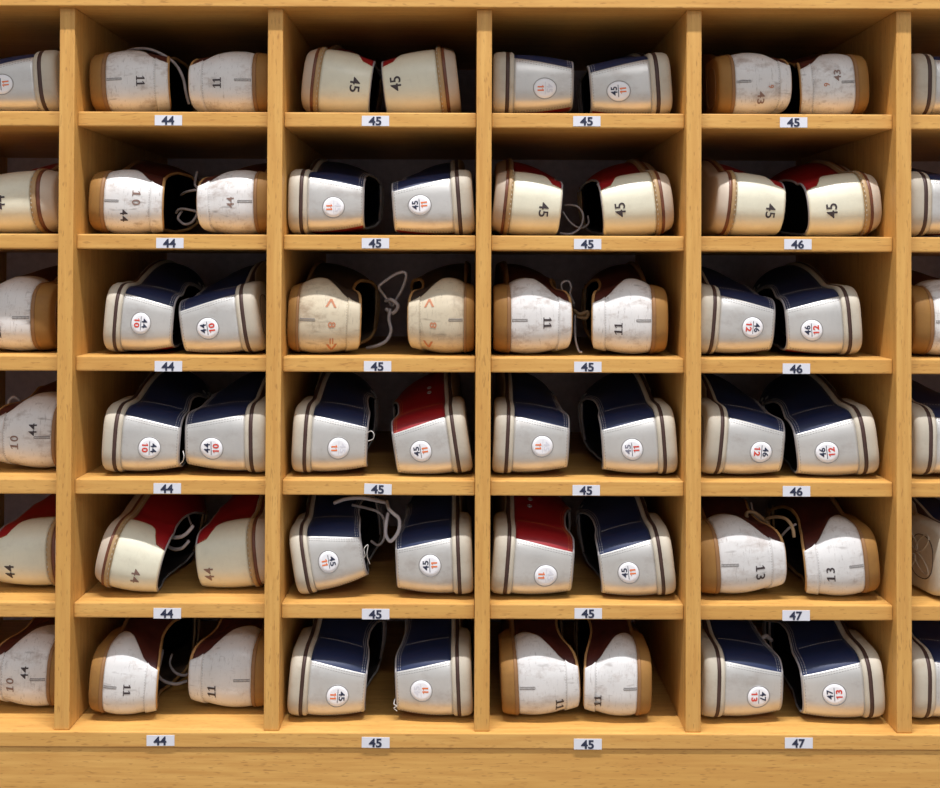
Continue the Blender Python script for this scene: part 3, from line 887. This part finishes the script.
lace((4, 1, 'L'), [(166, 545, .07), (174, 549, .06), (182, 548, .05), (189, 541, .045)], 2.0)
lace((4, 1, 'L'), [(184, 503, .14), (181, 508, .13), (185, 510, .13), (188, 516, .12), (191, 524, .11)], 1.4)
lace((4, 4, 'L'), [(762, 531, .09), (756, 527, .08), (747, 517, .07), (748, 512, .07), (755, 513, .07), (762, 518, .075), (768, 524, .08), (770, 533, .08)], 2.0, 'lace_tan')
lace((4, 4, 'L'), [(764, 520, .08), (774, 517, .06), (784, 518, .045), (790, 523, .035), (793, 530, .03), (794, 537, .03)], 1.8, 'lace_tan')
lace((4, 4, 'L'), [(796, 524, .065), (788, 529, .07), (781, 537, .08), (777, 545, .09)], 1.4)
lace((4, 4, 'L'), [(751, 503, .11), (753, 512, .10), (760, 521, .09)], 1.4)
lace((1, 3, 'L'), [(565, 205, .10), (576, 206, .085), (582, 212, .08), (583, 220, .075), (579, 229, .07), (570, 234, .07), (560, 233, .075)], 1.4)
lace((1, 3, 'L'), [(563, 212, .10), (570, 222, .09), (580, 228, .09), (588, 224, .09), (588, 216, .10)], 1.3)
lace((5, 1, 'L'), [(163, 650, .10), (160, 664, .085), (158, 674, .075), (164, 681, .07), (176, 684, .07), (187, 681, .08)], 1.8)
lace((5, 1, 'L'), [(172, 654, .11), (170, 664, .10), (176, 673, .09), (186, 675, .09), (192, 668, .10)], 1.6)
lace((5, 4, 'L'), [(771, 640, .09), (766, 636, .08), (762, 640, .075), (767, 646, .07), (772, 652, .07), (773, 660, .075)], 2.4)
lace((4, 0, 'R'), [(28, 522, .12), (28, 512, .11), (31, 510, .105), (34, 513, .105), (32, 518, .11), (22, 524, .12)], 1.4)
lace((3, 0, 'R'), [(2, 412, .09), (8, 409, .08), (9, 401, .075), (14, 397, .075), (20, 401, .08), (17, 406, .085), (22, 403, .10)], 1.6)

lace((3, 2, 'L'), [(367, 433, .018), (371, 431, .014), (374, 434, .012), (373, 439, .013), (368, 441, .016)], .45, 'thread')
lace((3, 1, 'L'), [(180, 464, .02), (183, 461, .014), (184, 456, .012), (183, 451, .016)], .45, 'thread')
lace((4, 2, 'L'), [(362, 560, .02), (365, 556, .014), (364, 549, .013), (368, 545, .014), (367, 555, .014), (370, 564, .018)], .45, 'thread')
lace((5, 2, 'R'), [(395, 699, .02), (394, 704, .014), (397, 706, .014), (394, 708, .014), (397, 711, .015)], .5, 'thread')

# embossed knot under the sole of the shoe cut off by the right edge
root, mw, K = shoes[(4, 5, 'L')]
parts = []
for (cx_, cy_, ang, ra, rb) in ((62, 14, .5, 17, 6), (38, -8, .5, 17, 6), (62, -12, -.7, 15, 6), (38, 14, -.7, 15, 6)):
    pts = []
    for th in np.linspace(0, 2*math.pi, 26, endpoint=False):
        x, y = ra*math.cos(th), rb*math.sin(th)
        pts.append((-.1, cx_ + x*math.cos(ang)-y*math.sin(ang), C0 + cy_ + x*math.sin(ang)+y*math.cos(ang)))
    parts.append(tube(pts, 1.0, 6, True))
link_mesh('tread_emblem', fin('tread_emblem', *join(parts), 1), 'sole_bottom', root)

# ------------------------------------------------------------------ light
def lamp(x, y, z, sx, sy, power, aim, col=(1, .98, 1.0)):
    ld = bpy.data.lights.new('ceiling_lamp', 'AREA'); ld.shape = 'RECTANGLE'; ld.size = sx; ld.size_y = sy
    ld.energy = power; ld.color = col
    lo = bpy.data.objects.new('ceiling_lamp', ld); lo.location = (x, y, z)
    lo.rotation_euler = (Vector(aim) - Vector((x, y, z))).to_track_quat('-Z', 'Y').to_euler()
    C.objects.link(lo)

lamp(0, -1.0, 4.3, 2.2, .08, 215, (0, -1.0, 0))
lamp(.9, -5.0, 4.3, 2.2, .20, 60, (.9, -5.0, 0))

w = bpy.data.worlds.new('world'); bpy.context.scene.world = w; w.use_nodes = True
bg = w.node_tree.nodes['Background']
wt = w.node_tree
tcw = wt.nodes.new('ShaderNodeTexCoord'); sxyz = wt.nodes.new('ShaderNodeSeparateXYZ')
wt.links.new(tcw.outputs['Generated'], sxyz.inputs[0])
mz = wt.nodes.new('ShaderNodeMapRange'); mz.inputs[1].default_value = -.35; mz.inputs[2].default_value = .55
wt.links.new(sxyz.outputs['Z'], mz.inputs[0])
wr_ = ramp(wt, mz.outputs[0], 0, 1, (.15, .15, .16, 1), (.64, .65, .69, 1))
wt.links.new(wr_.outputs[0], bg.inputs[0]); bg.inputs[1].default_value = 1.1

sc = bpy.context.scene
sc.view_settings.view_transform = 'Standard'; sc.view_settings.look = 'None'
sc.view_settings.exposure = 0.0; sc.view_settings.gamma = 1.0
sc.view_settings.use_curve_mapping = False
